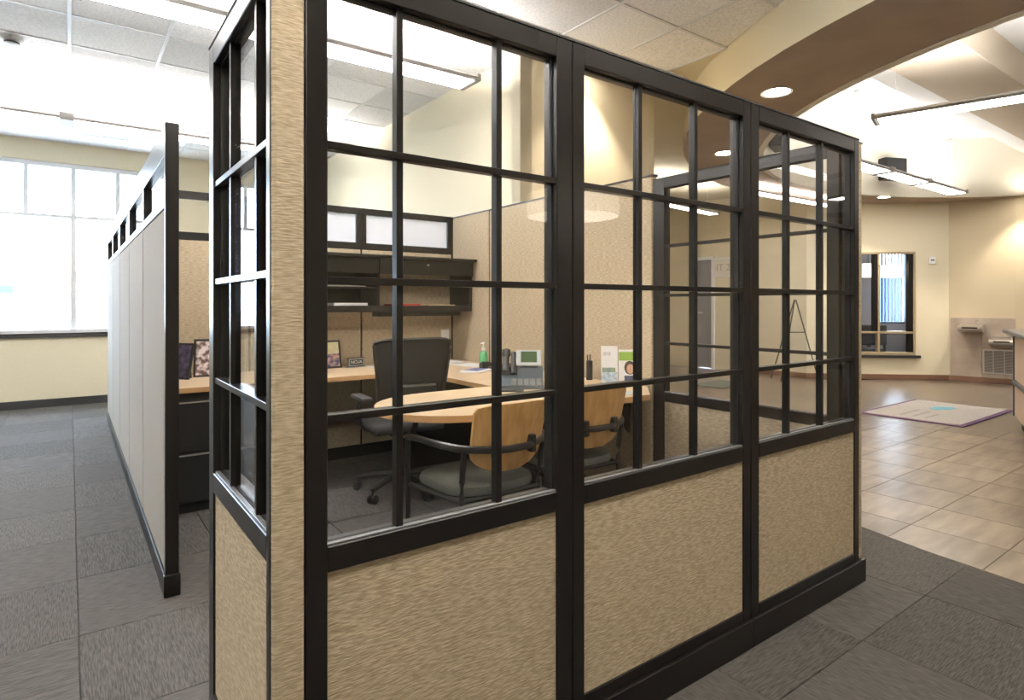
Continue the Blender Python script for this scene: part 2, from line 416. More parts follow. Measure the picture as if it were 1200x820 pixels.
# outside
ext = struct(bx('ground_outside', mat('concrete', (.62, .60, .57), .9), None, -60, 60, 9.9, 120, -.35, -.2))
ob2 = thing('warehouse', 'dark blue building standing outside the lobby meeting room', 'building', (27, 12.0, -.2), radians(-43)); bx('wall', mat('blue_cladding', (.03, .07, .17), .7), ob2, -8, 8, 0, 6, 0, 3.0); bx('roof', M_darkbase, ob2, -8.2, 8.2, -.2, 6.2, 3.0, 3.15)
nb = thing('storefront', 'pale flat-roofed building across the street behind the window', 'building', (-4, 52, -.2))
bx('wall', mat('pale_block', (.7, .68, .66), .9), nb, -3, 14, 0, 8, 0, 3.2)
bx('parapet', mat('grey_coping', (.35, .35, .37), .8), nb, -3.2, 14.2, -.3, 8.2, 3.2, 3.7)
bx('awning', mat('teal_sign', (.05, .45, .48), .7), nb, -3.0, 1.0, -.9, -.05, 2.2, 2.7)

# ================================================================== PARTITIONS
GT, R1, R2, R3, SILL, RB, FB, BASE, TOP = 2.005, 1.652, 1.352, 1.046, .765, .708, .145, .105, 2.063
def glazed_panel(root, w, T, cols, rows=(R1, R2, R3), rb=RB, sl=.048, sr=.048, top=TOP, gt=GT, sill=.03, fb=FB, y0=0.0, base=True, basex=(0, 0)):
    """local frame: x along the wall 0..w, front face y=y0 (facing -y), depth to y0+T"""
    f, k = y0, y0+T
    bx('stile', M_frame, root, .0015, sl, f, k, BASE, top, bev=.002)
    bx('stile', M_frame, root, w-sr, w-.0015, f, k, BASE, top, bev=.002)
    bx('top_rail', M_frame, root, sl, w-sr, f, k, gt, top, bev=.002)
    bx('top_cap', M_seam, root, 0, w, f-.002, k+.002, top, top+.007, bev=.001)
    bx('sill_rail', M_frame, root, sl, w-sr, f, k, rb, rb+sill+.027, bev=.002)
    bx('bottom_rail', M_frame, root, sl, w-sr, f, k, BASE, fb, bev=.002)
    bx('fabric_panel', M_fabric, root, sl, w-sr, f+.006, k-.006, fb, rb)
    if base: bx('base', M_frame, root, -basex[0], w+basex[1], f-.012, k+.012, 0, BASE, bev=.002)
    zs = rb+sill+.027; gy = f+.024; mh = .0085
    for c in cols: bx('muntin', M_frame, root, c-mh, c+mh, gy-.014, gy+.012, zs, gt, bev=.001)
    for r in rows: bx('muntin', M_frame, root, sl, w-sr, gy-.020, gy+.010, r-mh, r+mh, bev=.001)
    # slim glazing beads round the daylight opening
    b = BM()
    for a, c, z0, z1 in ((sl, sl+.004, zs, gt), (w-sr-.004, w-sr, zs, gt), (sl, w-sr, zs, zs+.004), (sl, w-sr, gt-.004, gt)): box(b, a, c, gy-.004, gy+.006, z0, z1)
    obj('glazing_bead', b, M_seam, root)
    bx('glazing_bead', M_bead, root, sl, w-sr, gy-.019, gy-.006, zs-.001, zs+.005, bev=.001)
    ex = [sl]+list(cols)+[w-sr]; ez = [zs]+sorted(rows)+[gt]
    for i in range(len(ex)-1):
        for j in range(len(ez)-1):
            a, c = ex[i]+(mh if i else 0), ex[i+1]-(mh if i < len(ex)-2 else 0)
            lo, hi = ez[j]+(mh if j else 0), ez[j+1]-(mh if j < len(ez)-2 else 0)
            bx('glass_pane', M_glass, root, a, c, gy-.001, gy+.003, lo, hi)
YF, T = 1.3075, .06
pa = thing('partition_panel', 'narrowest front glass-and-tan panel, next to the fabric-wrapped wall end', 'partition', (.409, YF, 0), 0, 'glazed cubicle walls')
glazed_panel(pa, 1.180-.409, T, (.636-.409, .926-.409), sl=.049, sr=.060)
pb = thing('partition_panel', 'middle front panel, twelve clear panes above a wide tan fabric field', 'partition', (1.180, YF, 0), 0, 'glazed cubicle walls')
glazed_panel(pb, 2.087-1.180, T, (1.481-1.180, 1.768-1.180), sl=.047, sr=.047)
pc = thing('partition_panel', 'front panel farthest down the walkway, ending beside the stone-tiled lobby', 'partition', (2.087, YF, 0), 0, 'glazed cubicle walls')
glazed_panel(pc, 2.973-2.087, T, (2.375-2.087, 2.650-2.087), sl=.056, sr=.045, basex=(0, .043))
pl = thing('partition_panel', 'side panel with narrow panes seen edge-on left of the fabric-wrapped wall end', 'partition', (.339, 2.003, 0), -pi/2, 'glazed cubicle walls')
LW = 2.003-1.3185
glazed_panel(pl, LW, .068, (2.003-1.76, 2.003-1.485), rows=(1.650, 1.365, 1.076), rb=.748, sl=.065, sr=.032, fb=.16)
# fabric-wrapped end of the side wall
b = BM(); box(b, .341, .4085, YF, 1.3185, .0, 2.066, bev=.0)
bmesh.ops.bevel(b, geom=[e for e in b.edges if abs(e.verts[0].co.z-e.verts[1].co.z) > 1 and e.verts[0].co.y < 1.31], offset=.009, segments=4, profile=.5, affect='EDGES')
tag(obj('wall_end_cover', b, M_fabric, smooth=True), 'slim woven tan cover on the partition end, nearest upright strip to the viewer', 'partition end')
pr = thing('partition_panel', 'glazed panel across the cubicle on its lobby side, seen through the front panes', 'partition', (2.913, 2.490, 0), -pi/2, 'glazed cubicle walls')
glazed_panel(pr, 2.490-1.3695, .058, (2.490-1.885,), sl=.085, sr=.06, rows=(R1, R2, 1.060))
cp = thing('corner_post', 'thin tan fabric corner post where the front wall meets the lobby', 'post', (2.973, YF, 0))
b = BM(); box(b, .0005, .043, .005, .06, BASE, 2.052)
bmesh.ops.bevel(b, geom=[e for e in b.edges if abs(e.verts[0].co.z-e.verts[1].co.z) > 1 and e.verts[0].co.x > .04], offset=.012, segments=4, profile=.5, affect='EDGES')
obj('fabric_cover', b, M_fabric, cp, smooth=True); bx('cap', M_frame, cp, 0, .044, .004, .061, 2.052, 2.060)

def solid_panel(root, w, T, top, m, clere=None, rail=.05, st=.045, frost=False, base=.10, cover_stile=False, fmat_edges=True):
    f, k = 0, T
    ftop = clere[0]-rail if clere else top-.012
    bx('base', M_frame, root, 0, w, -.006, k+.006, 0, base, bev=.002)
    bx('fabric_panel', m, root, .007, w-.007, f, k, base, ftop, bev=.014 if m is M_fabric_daylit else .006)
    bx('seam_post', M_seam, root, -.0065, .0068, f+.005, k-.005, base, top-.01)
    if clere:
        bx('lower_rail', M_frame, root, .001, w-.001, f, k, ftop, clere[0], bev=.002)
        bx('top_rail', M_frame, root, .001, w-.001, f, k, clere[1], top, bev=.002)
        bx('stile', M_frame, root, .001, st, f, k, clere[0], clere[1], bev=.002); bx('stile', M_frame, root, w-st, w-.001, f, k, clere[0], clere[1], bev=.002)
        bx('glass_pane', M_frost if frost else M_glass, root, st, w-st, T/2-.003, T/2+.003, clere[0], clere[1])
    else:
        bx('top_cap', M_frame, root, 0, w, f-.001, k+.001, ftop, top, bev=.002)
    return root
# solid side of the cubicle (towards the lobby) : faces -x
for (ya, yb, lab) in ((3.40, 2.492, 'plain tan cubicle panel against the building wall behind the brochure stand'),
                      (4.30, 3.40, 'plain tan cubicle panel behind the desk phone'),
                      (4.918, 4.30, 'short tan cubicle panel in the inner corner behind the hand sanitizer')):
    t = thing('partition_panel', lab, 'partition', (2.913, ya, 0), -pi/2, 'solid cubicle walls'); solid_panel(t, ya-yb, .05, 2.105 if ya < 4 else 2.115, M_fabric)
bx('corner_trim', M_frame, t, -.055, .008, -.009, .052, .0, 2.118, bev=.002)
# back of the cubicle with clerestory glass : faces -y
for (xa, xb, lab, fr) in ((.395, 1.115, 'back cubicle panel above the photo frames and black file cabinet', False),
                      (1.115, 2.015, 'back cubicle panel with top window behind the paper-filled shelf', True),
                      (2.015, 2.912, 'back cubicle panel with frosted top window behind the empty shelf', True)):
    t = thing('partition_panel', lab, 'partition', (xa, 4.92, 0), 0, 'back cubicle walls'); solid_panel(t, xb-xa, .05, 2.12, M_fabric, (1.823, 2.066), .058, frost=fr, st=.045)
# row of tan panels along the aisle, window daylight painted into their weave : faces -x
for k in range(5):
    ya = 4.08+1.0*k
    lab = ['pale aisle panel with the dark end post, first of its row', 'pale aisle panel second from the dark end post', 'pale aisle panel in the middle of its row of five',
           'pale aisle panel next to last towards the window', 'pale aisle panel at the far end by the window wall'][k]
    t = thing('partition_panel', lab, 'partition', (.343, ya, 0), -pi/2, 'pale aisle partition row')
    solid_panel(t, 1.0, .05, 2.10, M_fabric_daylit, (1.775, 1.965), .04, st=.03)
    if k == 0: bx('end_post', M_frame, t, 1.0005, 1.03, -.002, .052, .1, 2.105, bev=.003); bx('end_base', M_frame, t, 1.0, 1.034, -.008, .058, 0, .098, bev=.003)

# ================================================================== DESK AND STORAGE
ZD = .785
b = BM(); prism(b, [(.42,4.905),(.42,4.14),(1.80,4.14),(2.13,3.75),(2.13,3.125),(2.905,3.125),(2.905,4.905)], ZD-.03, ZD)
dk = obj('worktop', b, [M_maple, M_mapleedge]); tag(dk, 'maple L-shaped worktop along the back and side walls of the cubicle', 'desk')
for p in dk.data.polygons:
    if abs(p.normal.z) < .5: p.material_index = 1
poly = [(2.905, 3.118), (1.66, 3.118)]
for k in range(1, 16):
    a = pi/2+pi*k/16; poly.append((1.66+.45*cos(a), 2.725+.393*sin(a)))
poly += [(1.66, 2.332), (2.05, 2.315), (2.66, 2.295), (2.905, 2.53)]
pen = thing('peninsula_table', 'maple meeting table with rounded end in front of the guest chairs', 'table', (0, 0, 0))
b = BM(); prism(b, poly, ZD-.032, ZD); o = obj('table_top', b, [M_maple, M_mapleedge], pen)
for p in o.data.polygons:
    if abs(p.normal.z) < .5: p.material_index = 1
b = BM(); lathe(b, [(.0, 0), (.24, 0), (.24, .012), (.06, .03), (.04, .05), (.04, .71), (.12, .72), (.12, .752), (0, .752)], (1.895, 2.86, 0)); obj('pedestal', b, M_blackm, pen, smooth=True)
br_ = thing('desk_bracket', 'black triangular bracket holding up the table at the glass wall post', 'bracket', (2.88, 2.64, 0))
b = BM(); box(b, -.02, .02, -.1, .28, .715, .752, bev=.002); prism(b, [(.02, .715), (.26, .715), (.02, .48)], -.012, .012, lambda x, y, z: (z, x, y)); obj('arm', b, M_blackm, br_)
# side leg panels
bx('support_leg', M_frame, dk, 2.17, 2.88, 4.30, 4.33, 0, ZD-.0305)
fc = thing('file_cabinet', 'black two-drawer lateral file cabinet under the worktop', 'cabinet', (.43, 4.17, 0))
bx('body', M_black, fc, 0, .80, .02, .70, .06, ZD-.031, bev=.003); bx('plinth', M_seam, fc, .02, .78, .05, .68, 0, .06)
for z0, z1 in ((.075, .375), (.385, .70)):
    d = bx('drawer', M_black, fc, .005, .795, 0, .0195, z0, z1, bev=.003); bx('pull', M_steel, d, .01, .79, -.008, 0, z1-.012, z1-.004)
sh = thing('wall_shelf', 'black overhead shelf unit hung on the back cubicle wall', 'shelf', (0, 0, 0))
X0, X1, Y0, Y1 = 1.12, 2.905, 4.56, 4.915
bx('top_board', M_frame, sh, X0, X1, 4.475, Y1, 1.672, 1.692, bev=.002)
bx('bottom_board', M_frame, sh, X0, X1, Y0, Y1, 1.235, 1.285, bev=.002)
for x in (X0, 2.0, X1-.022): bx('side_board', M_frame, sh, x, x+.022, Y0, Y1, 1.285, 1.672, bev=.001)
for x0, x1 in ((X0, 2.008), (2.012, X1)):
    d = bx('flipper_door', M_frame, sh, x0, x1, Y0-.022, Y0-.002, 1.545, 1.668, bev=.003)
    if x0 > 2: b = BM(); cyl(b, (2.45, Y0-.03, 1.628), (2.45, Y0-.0225, 1.628), .009, seg=12); obj('lock', b, M_steel, d)
bx('back_board', M_frame, sh, X0+.02, 2.0, Y1-.012, Y1-.001, 1.285, 1.672)
bx('divider_board', M_frame, sh, X0+.022, 2.0, Y0+.02, Y1-.013, 1.425, 1.437)
tl = thing('task_light', 'slim black task light under the shelf', 'lamp', (2.45, 4.72, 1.195)); bx('housing', M_black, tl, -.40, .40, -.06, .06, 0, .039, bev=.004)
def sheet(name, lab, cat, x, y, z, w, d, h, rot, m=M_paper, group=None):
    b = BM(); box(b, -w/2, w/2, -d/2, d/2, 0, h, bev=min(.001, h*.3)); return tag(obj(name, b, m, loc=(x, y, z), rot=(0, 0, rot)), lab, cat, group)
sheet('paper_stack', 'white paper stack on the bottom shelf beside the divider', 'papers', 1.80, 4.72, 1.286, .28, .22, .022, .02)
sheet('paper_stack', 'short white paper stack at the shelf edge next to the window post', 'papers', 1.50, 4.72, 1.286, .24, .22, .016, -.03)
sheet('paper_stack', 'grey papers lying on the upper sorter shelf', 'papers', 1.72, 4.70, 1.438, .40, .22, .008, 0, mat('grey_paper', (.55, .55, .55), .7))
sheet('folder', 'red folder lying flat in the open shelf', 'folder', 2.29, 4.70, 1.286, .22, .24, .014, .03, mat('red_card', (.55, .05, .03), .6))
sheet('folder', 'tan folder lying flat at the corner end of the open shelf', 'folder', 2.62, 4.70, 1.286, .26, .22, .008, -.04, mat('manila', (.60, .48, .28), .7))

# ---- desk items
M_photo = mat('photo_print', (.05, .08, .25), .4, c2=(.75, .45, .35), scale=(28, 28, 28), detail=3, lo=.38, hi=.6)
M_photo2 = mat('photo_print_two', (.12, .06, .05), .4, c2=(.85, .75, .75), scale=(24, 24, 24), detail=3, lo=.4, hi=.58)
def frame(lab, x, y, w, h, rot, m, mat_board=True, split=False):
    t = thing('photo_frame', lab, 'photo frame', (x, y, ZD), rot)
    b = BM(); s = -.20
    def tilt(o): o.rotation_euler = (s, 0, 0); return o
    bw = .014
    for a, c, z0, z1 in ((-w/2, w/2, 0, bw), (-w/2, w/2, h-bw, h), (-w/2, -w/2+bw, bw, h-bw), (w/2-bw, w/2, bw, h-bw)): box(b, a, c, 0, .016, z0, z1, bev=.0015)
    tilt(obj('frame_border', b, M_black, t))
    p = tilt(bx('photo', m, t, -w/2+bw, w/2-bw, .006, .012, bw, h-bw))
    if split: tilt(bx('photo_sky', mat('photo_sky', (.75, .72, .42), .4, c2=(.9, .88, .7), scale=(20, 20, 20)), t, -w/2+bw, w/2-bw, .0045, .0058, h*.52, h-bw))
    st = BM(); prism(st, [(.018, .0), (.018+.19*h, h*.75), (.022+.19*h, h*.75), (.13*h+.06, 0)], -.02, .02, lambda x, y, z: (z, x, y)); obj('easel_back', st, M_black, t)
    return t
frame('black photo frame with a group picture beside the name plate', 1.70, 4.74, .165, .225, .12, M_photo, split=True)
frame('black photo frame facing the cubicle entrance above the file cabinet', .80, 4.70, .21, .27, -.25, M_photo2)
frame('dark photo frame turned edge-on next to the entrance end post', .60, 4.66, .16, .25, -.95, mat('photo_dark', (.02, .02, .05), .4, c2=(.12, .1, .2), scale=(25, 25, 25)))
def text_mesh(name, s, size, m, parent, loc, rot, depth=.0004, align='CENTER'):
    c = bpy.data.curves.new(name, 'FONT'); c.body = s; c.size = size; c.extrude = depth; c.align_x = align; c.align_y = 'CENTER'
    to = bpy.data.objects.new('tmp', c); COL.objects.link(to); bpy.context.view_layer.update()
    me = bpy.data.meshes.new_from_object(to.evaluated_get(bpy.context.evaluated_depsgraph_get())); bpy.data.objects.remove(to)
    me.name = name; me.materials.clear(); me.materials.append(m); o = bpy.data.objects.new(name, me); COL.objects.link(o)
    o.parent = parent; o.location = loc; o.rotation_euler = rot; return o
npl = thing('name_plate', 'small black desk sign lettered NCUA beside the photo frame', 'sign', (1.885, 4.71, ZD), .16)
bx('plate', M_black, npl, -.075, .075, 0, .012, .004, .078, bev=.002); bx('foot', mat('plate_grey', (.25, .26, .26), .4), npl, -.08, .08, -.02, .05, 0, .004)
bx('border', mat('plate_border', (.28, .30, .29), .4), npl, -.07, .07, -.0015, 0, .010, .072); bx('field', M_black, npl, -.058, .058, -.0025, -.0015, .020, .062)
text_mesh('lettering', 'NCUA', .036, mat('white_ink', (.85, .85, .85), .6), npl, (0, -.003, .041), (pi/2, 0, 0))
sheet('paper_sheet', 'loose white sheets on the worktop behind the task chair', 'papers', 2.12, 4.62, ZD+.0005, .30, .22, .004, .4)
sheet('paper_sheet', 'loose white sheets in the worktop corner', 'papers', 2.60, 4.62, ZD+.0005, .42, .26, .005, .1)
sheet('paper_sheet', 'white sheets lying beside the hand sanitizer', 'papers', 2.72, 4.28, ZD+.0005, .20, .28, .004, .15)
o = bx('note_card', M_paper, None, 2.79, 2.875, 4.9135, 4.9185, .93, 1.06); tag(o, 'white card pinned to the back wall near the corner', 'card')
hs = thing('hand_sanitizer', 'green pump bottle of hand sanitizer with white top', 'bottle', (2.835, 4.27, ZD))
b = BM(); lathe(b, [(0, 0), (.030, 0), (.034, .006), (.034, .085), (.028, .105), (.013, .115), (.013, .12), (0, .12)]); obj('bottle', b, mat('green_gel', (.13, .45, .20), .15, spec=.6), hs, smooth=True)
b = BM(); lathe(b, [(.015, .118), (.016, .118), (.016, .145), (.006, .148), (.006, .175), (.011, .177), (.011, .19), (0, .19)]); cyl(b, (0, 0, .184), (-.036, -.01, .180), .006, .004, 8); obj('pump', b, M_paper, hs, smooth=True)
tb = thing('desk_pad', 'white-rimmed pad with a dark blue top on the side worktop', 'pad', (2.50, 3.86, ZD), .5)
b = BM(); box(b, -.115, .115, -.085, .085, 0, .014, bev=.006, seg=2); obj('tray', b, M_paper, tb); bx('blue_sheet', mat('blue_print', (.05, .07, .22), .5, c2=(.2, .22, .45), scale=(20, 20, 20)), tb, -.085, .085, -.055, .06, .0142, .017)
stp = thing('stapler', 'black stapler lying next to the blue pad', 'stapler', (2.66, 3.95, ZD), .3)
b = BM(); box(b, -.08, .08, -.022, .022, 0, .012, bev=.003); prism(b, [(-.08, .014), (-.08, .05), (-.03, .062), (.085, .04), (.085, .026)], -.018, .018, lambda x, y, z: (x, z, y)); obj('body', b, M_black, stp)
calc = thing('calculator', 'black desk calculator behind the phone handset', 'calculator', (2.74, 3.72, ZD), .2)
b = BM(); prism(b, [(-.09, 0), (-.09, .018), (.09, .05), (.09, 0)], -.07, .07, lambda x, y, z: (z, x, y)); obj('case', b, M_black, calc)
kb = mat('grey_key', (.22, .22, .22), .5)
for r in range(4):
    for c in range(4):
        yy = -.07+r*.03; zz = .018+.032*(yy+.09)/.18; bx('key', kb, calc, -.055+c*.03, -.033+c*.03, yy, yy+.02, zz, zz+.006)
# phone
ph = thing('desk_phone', 'grey-blue desk phone with tilted lit display and black handset', 'telephone', (2.285, 3.0, ZD), -.66)
M_ph = mat('phone_blue', (.065, .085, .105), .4)
b = BM(); prism(b, [(-.14, 0), (-.14, .022), (-.03, .05), (.06, .11), (.10, .115), (.10, 0)], -.13, .13, lambda x, y, z: (z, x, y)); obj('body', b, M_ph, ph)
hb = BM()
tube(hb, smooth_path([(-.105, -.005, .085), (-.105, .03, .125), (-.105, .075, .175), (-.105, .10, .215)], 4), [.028]*3+[.021]*6+[.028]*4, 10, 1.1); obj('handset', hb, M_black, ph, smooth=True)
hb = BM(); tube(hb, smooth_path([(-.055, .0, .075), (-.055, .04, .125), (-.055, .085, .20)], 4), .021, 8); obj('handset_cradle', hb, M_black, ph, smooth=True)
dsp = bx('display_bezel', mat('phone_silver', (.50, .53, .55), .3, metal=.3), ph, -.075, .085, -.008, .008, -.055, .055, bev=.006, loc=(.035, .03, .175), rot=(-.55, 0, 0))
bx('screen', emis('lcd_screen', (.24, .34, .16), .28), dsp, -.045, .055, -.0095, -.008, -.035, .040)
b = BM(); box(b, -.05, .05, 0, .02, -.08, .06); obj('display_arm', b, M_ph, ph, loc=(.045, .058, .11), rot=(-.5, 0, 0))
for r in range(4):
    for c in range(5):
        yy = -.13+r*.026; zz = .022+.028*(yy+.14)/.11; bx('key', kb, ph, -.065+c*.038, -.037+c*.038, yy, yy+.018, zz-.002, zz+.007)
mc = thing('mobile_phone', 'flat dark gadget on the table in front of the desk phone', 'phone', (2.10, 2.86, ZD), .9); b = BM(); box(b, -.035, .035, -.07, .07, 0, .012, bev=.004, seg=2); obj('body', b, M_black, mc)
pn = thing('pen_holder', 'slim black pen holder against the side wall beyond the middle window post', 'pen holder', (2.845, 2.985, ZD))
b = BM(); lathe(b, [(0, 0), (.022, 0), (.022, .13), (.018, .13), (.018, .01), (0, .01)], seg=14); obj('cup', b, M_black, pn, smooth=True)
for k, (dx, dy) in enumerate(((.008, .004), (-.007, .006))):
    b = BM(); cyl(b, (dx*.3, dy*.3, .012), (dx*1.6, dy*1.6, .17), .0045, seg=8); obj('pen', b, M_black, pn, smooth=True)
# brochures in an acrylic holder
bs = thing('brochure_stand', 'white and green brochure display with a smiling woman on the table', 'brochure', (2.83, 2.70, ZD), -.72)
bx('tray', M_glass, bs, -.115, .115, -.035, .045, 0, .006); bx('front_lip', M_glass, bs, -.115, .02, -.035, -.031, .006, .08)
def tiltbx(name, m, *d, z=0, bev=0): o = bx(name, m, bs, *d, bev=bev); o.rotation_euler = (-.14, 0, 0); o.location = (0, z, .007); return o
tiltbx('brochure', M_paper, -.11, -.005, 0, .004, 0, .24); tiltbx('brochure', M_paper, .0, .115, -.012, -.006, 0, .215)
gm = mat('green_print', (.25, .42, .06), .5); tiltbx('green_block', gm, .003, .112, -.0128, -.012, .145, .20)
tiltbx('green_block', mat('olive_print', (.30, .36, .16), .5, c2=(.15, .22, .3), scale=(30, 30, 30)), -.105, -.02, -.0008, 0, .065, .10)
tiltbx('grey_block', mat('pale_grey_print', (.5, .5, .52), .5, c2=(.85, .85, .85), scale=(60, 60, 60)), -.10, -.05, -.0008, 0, .175, .20)
def disc(name, m, cx, cz, rx, rz, y0, y1):
    b = BM(); prism(b, [(cx+rx*cos(2*pi*k/18), cz+rz*sin(2*pi*k/18)) for k in range(18)], y0, y1, lambda x, y, z: (x, z, y)); o = obj(name, b, m, bs); o.rotation_euler = (-.14, 0, 0); o.location = (0, 0, .007); return o
disc('printed_hair', mat('hair_print', (.04, .025, .02), .5), .07, .10, .035, .044, -.0127, -.012)
disc('printed_face', mat('skin_print', (.62, .36, .25), .5), .072, .092, .022, .031, -.0133, -.0127)
tiltbx('printed_shirt', mat('navy_print', (.06, .07, .16), .5), .035, .112, -.0128, -.012, .0, .05)
tiltbx('leaflet', mat('blue_leaflet', (.30, .45, .62), .5, c2=(.75, .8, .88), scale=(40, 40, 40)), -.112, -.01, -.026, -.020, 0, .07)
sheet('paper_sheet', 'glossy white sheet on the table beside the brochure stand', 'papers', 2.50, 2.47, ZD+.0005, .30, .21, .003, -.05, mat('gloss_paper', (.78, .84, .9), .25))

# ================================================================== CHAIRS
def guest_chair(loc, rot, label):
    t = thing('guest_chair', label, 'chair', loc, rot, 'wood-back guest chairs at the peninsula table')
    # seat cushion
    b = BM(); n = 28; prof = []
    def sq(a, rx, ry, p=3.2): c, s_ = cos(a), sin(a); return (rx*abs(c)**(2/p)*(1 if c >= 0 else -1), ry*abs(s_)**(2/p)*(1 if s_ >= 0 else -1))
    rings = []
    for (k, z) in ((.0, .432), (.9, .432), (.99, .445), (1, .462), (.97, .482), (.85, .492), (0, .488)):
        if k == 0: rings.append([b.verts.new((0, .03, z))]); continue
        rr = []
        for i in range(n):
            x, y = sq(2*pi*i/n, .245*k, .24*k); rr.append(b.verts.new((x, y+.03, z-.012*(y/.24 if y > 0 else 0)**2)))
        rings.append(rr)
    for A, B in zip(rings, rings[1:]):
        for i in range(n):
            j = (i+1) % n
            if len(A) == 1: b.faces.new((A[0], B[j], B[i]))
            elif len(B) == 1: b.faces.new((A[i], A[j], B[0]))
            else: b.faces.new((A[i], A[j], B[j], B[i]))
    obj('seat', b, M_seat, t, smooth=True)
    # plywood back shell: rounded shield, curved round the sitter, leaning back
    b = BM(); NX, NZ = 16, 18; F_, K_ = [], []
    zt_, zb_ = .862, .55
    for j in range(NZ+1):
        v = j/NZ; z = zb_+(zt_-zb_)*v
        hw = .205*(1-.05*(1-v)) if v > .32 else .205*.966*sqrt(max(0, 1-((.32-v)/.335)**2))
        if v > .9: hw *= sqrt(max(.0, 1-((v-.9)/.1)**2*.12))
        hw = max(hw, .02); f, kk = [], []
        for i in range(NX+1):
            u = -1+2*i/NX; x = hw*u; zz = z-(.012*(abs(u)**4) if v > .9 else 0)
            y = -.185-.075*v-.05*(1-(x/.21)**2)
            f.append(b.verts.new((x, y, zz))); kk.append(b.verts.new((x, y-.013, zz)))
        F_.append(f); K_.append(kk)
    for j in range(NZ):
        for i in range(NX):
            b.faces.new((F_[j][i], F_[j][i+1], F_[j+1][i+1], F_[j+1][i])); b.faces.new((K_[j][i], K_[j+1][i], K_[j+1][i+1], K_[j][i+1]))
        for i in (0, NX): b.faces.new((F_[j][i], F_[j+1][i], K_[j+1][i], K_[j][i]))
    for j in (0, NZ):
        for i in range(NX): b.faces.new((F_[j][i], F_[j][i+1], K_[j][i+1], K_[j][i]))
    obj('backrest', b, M_ply, t, smooth=True)
    # arm loop that runs from the front legs round behind the back
    b = BM(); pts = smooth_path([(-.27, .22, .655), (-.285, .08, .672), (-.28, -.10, .675), (-.215, -.225, .668), (-.09, -.292, .662), (0, -.302, .661), (.09, -.292, .662), (.215, -.225, .668), (.28, -.10, .675), (.285, .08, .672), (.27, .22, .655)], 5)
    tube(b, pts, .0135, 8, 1.25); obj('arm_loop', b, M_blackm, t, smooth=True)
    for sx in (-1, 1):
        b = BM(); box(b, sx*.10-.016, sx*.10+.016, -.300, -.262, .625, .705, bev=.005); o = obj('back_clip', b, M_black, t)
        b = BM(); tube(b, smooth_path([(sx*.27, .22, .655), (sx*.262, .235, .45), (sx*.25, .25, .22), (sx*.245, .265, 0)], 4), .0135, 8); obj('leg', b, M_blackm, t, smooth=True)
        b = BM(); tube(b, smooth_path([(sx*.225, -.215, .662), (sx*.22, -.19, .46), (sx*.225, -.22, .22), (sx*.235, -.265, 0)], 4), .0135, 8); obj('leg', b, M_blackm, t, smooth=True)
        b = BM(); tube(b, [(sx*.22, -.19, .43), (sx*.255, .236, .42)], .011, 8); obj('side_rail', b, M_blackm, t, smooth=True)
    for pq in ([(-.255, .236, .42), (.255, .236, .42)], [(-.22, -.19, .43), (.22, -.19, .43)]):
        b = BM(); tube(b, pq, .011, 8); obj('cross_rail', b, M_blackm, t, smooth=True)
    return t
guest_chair((1.60, 2.45, 0), .02, 'wood-backed guest chair behind the narrowest front panel')
guest_chair((2.225, 2.53, 0), -.03, 'wood-backed guest chair half hidden by the middle dark window post')
tc_ = thing('task_chair', 'black mesh-back swivel chair between the worktop and the meeting table', 'chair', (1.85, 3.84, 0), -.10)
b = BM(); NX, NZ = 12, 12; F_, K_ = [], []
for j in range(NZ+1):
    v = j/NZ; z = .60+.47*v; hw = .215+.055*v+(.0 if v < .9 else -.25*(v-.9)**1.5)
    f, kk = [], []
    for i in range(NX+1):
        u = -1+2*i/NX; y = -.24-.02*sin(pi*v)-.06*v+.05*u*u
        f.append(b.verts.new((hw*u, y, z-.02*(abs(u)**6)*(v > .95)))); kk.append(b.verts.new((hw*u, y-.012, z-.02*(abs(u)**6)*(v > .95))))
    F_.append(f); K_.append(kk)
for j in range(NZ):
    for i in range(NX):
        b.faces.new((F_[j][i], F_[j][i+1], F_[j+1][i+1], F_[j+1][i])); b.faces.new((K_[j][i], K_[j+1][i], K_[j+1][i+1], K_[j][i+1]))
    for i in (0, NX): b.faces.new((F_[j][i], F_[j+1][i], K_[j+1][i], K_[j][i]))
for j in (0, NZ):
    for i in range(NX): b.faces.new((F_[j][i], F_[j][i+1], K_[j][i+1], K_[j][i]))
edge = [K_[0][i].co.copy() for i in range(NX+1)]+[K_[j][NX].co.copy() for j in range(1, NZ+1)]+[K_[NZ][i].co.copy() for i in range(NX-1, -1, -1)]+[K_[j][0].co.copy() for j in range(NZ-1, -1, -1)]
obj('backrest', b, M_mesh, tc_, smooth=True)
b = BM(); tube(b, edge, .012, 6); obj('back_frame', b, M_black, tc_, smooth=True)
b = BM(); box(b, -.16, .16, -.305, -.275, .64, .78, bev=.02, seg=2); obj('lumbar_pad', b, M_black, tc_)
b = BM(); box(b, -.25, .25, -.22, .27, .44, .51, bev=.03, seg=3); obj('seat', b, mat('black_fabric', (.02, .02, .022), .9), tc_, smooth=True)
b = BM(); tube(b, smooth_path([(0, -.29, .70), (0, -.31, .55), (0, -.22, .44), (0, 0, .42)], 5), .022, 8, .6); obj('back_spine', b, M_black, tc_, smooth=True)
b = BM(); cyl(b, (0, 0, .12), (0, 0, .30), .028, seg=14); cyl(b, (0, 0, .30), (0, 0, .43), .018, seg=14); box(b, -.09, .09, -.10, .10, .40, .44, bev=.01); obj('gas_lift', b, M_black, tc_, smooth=True)
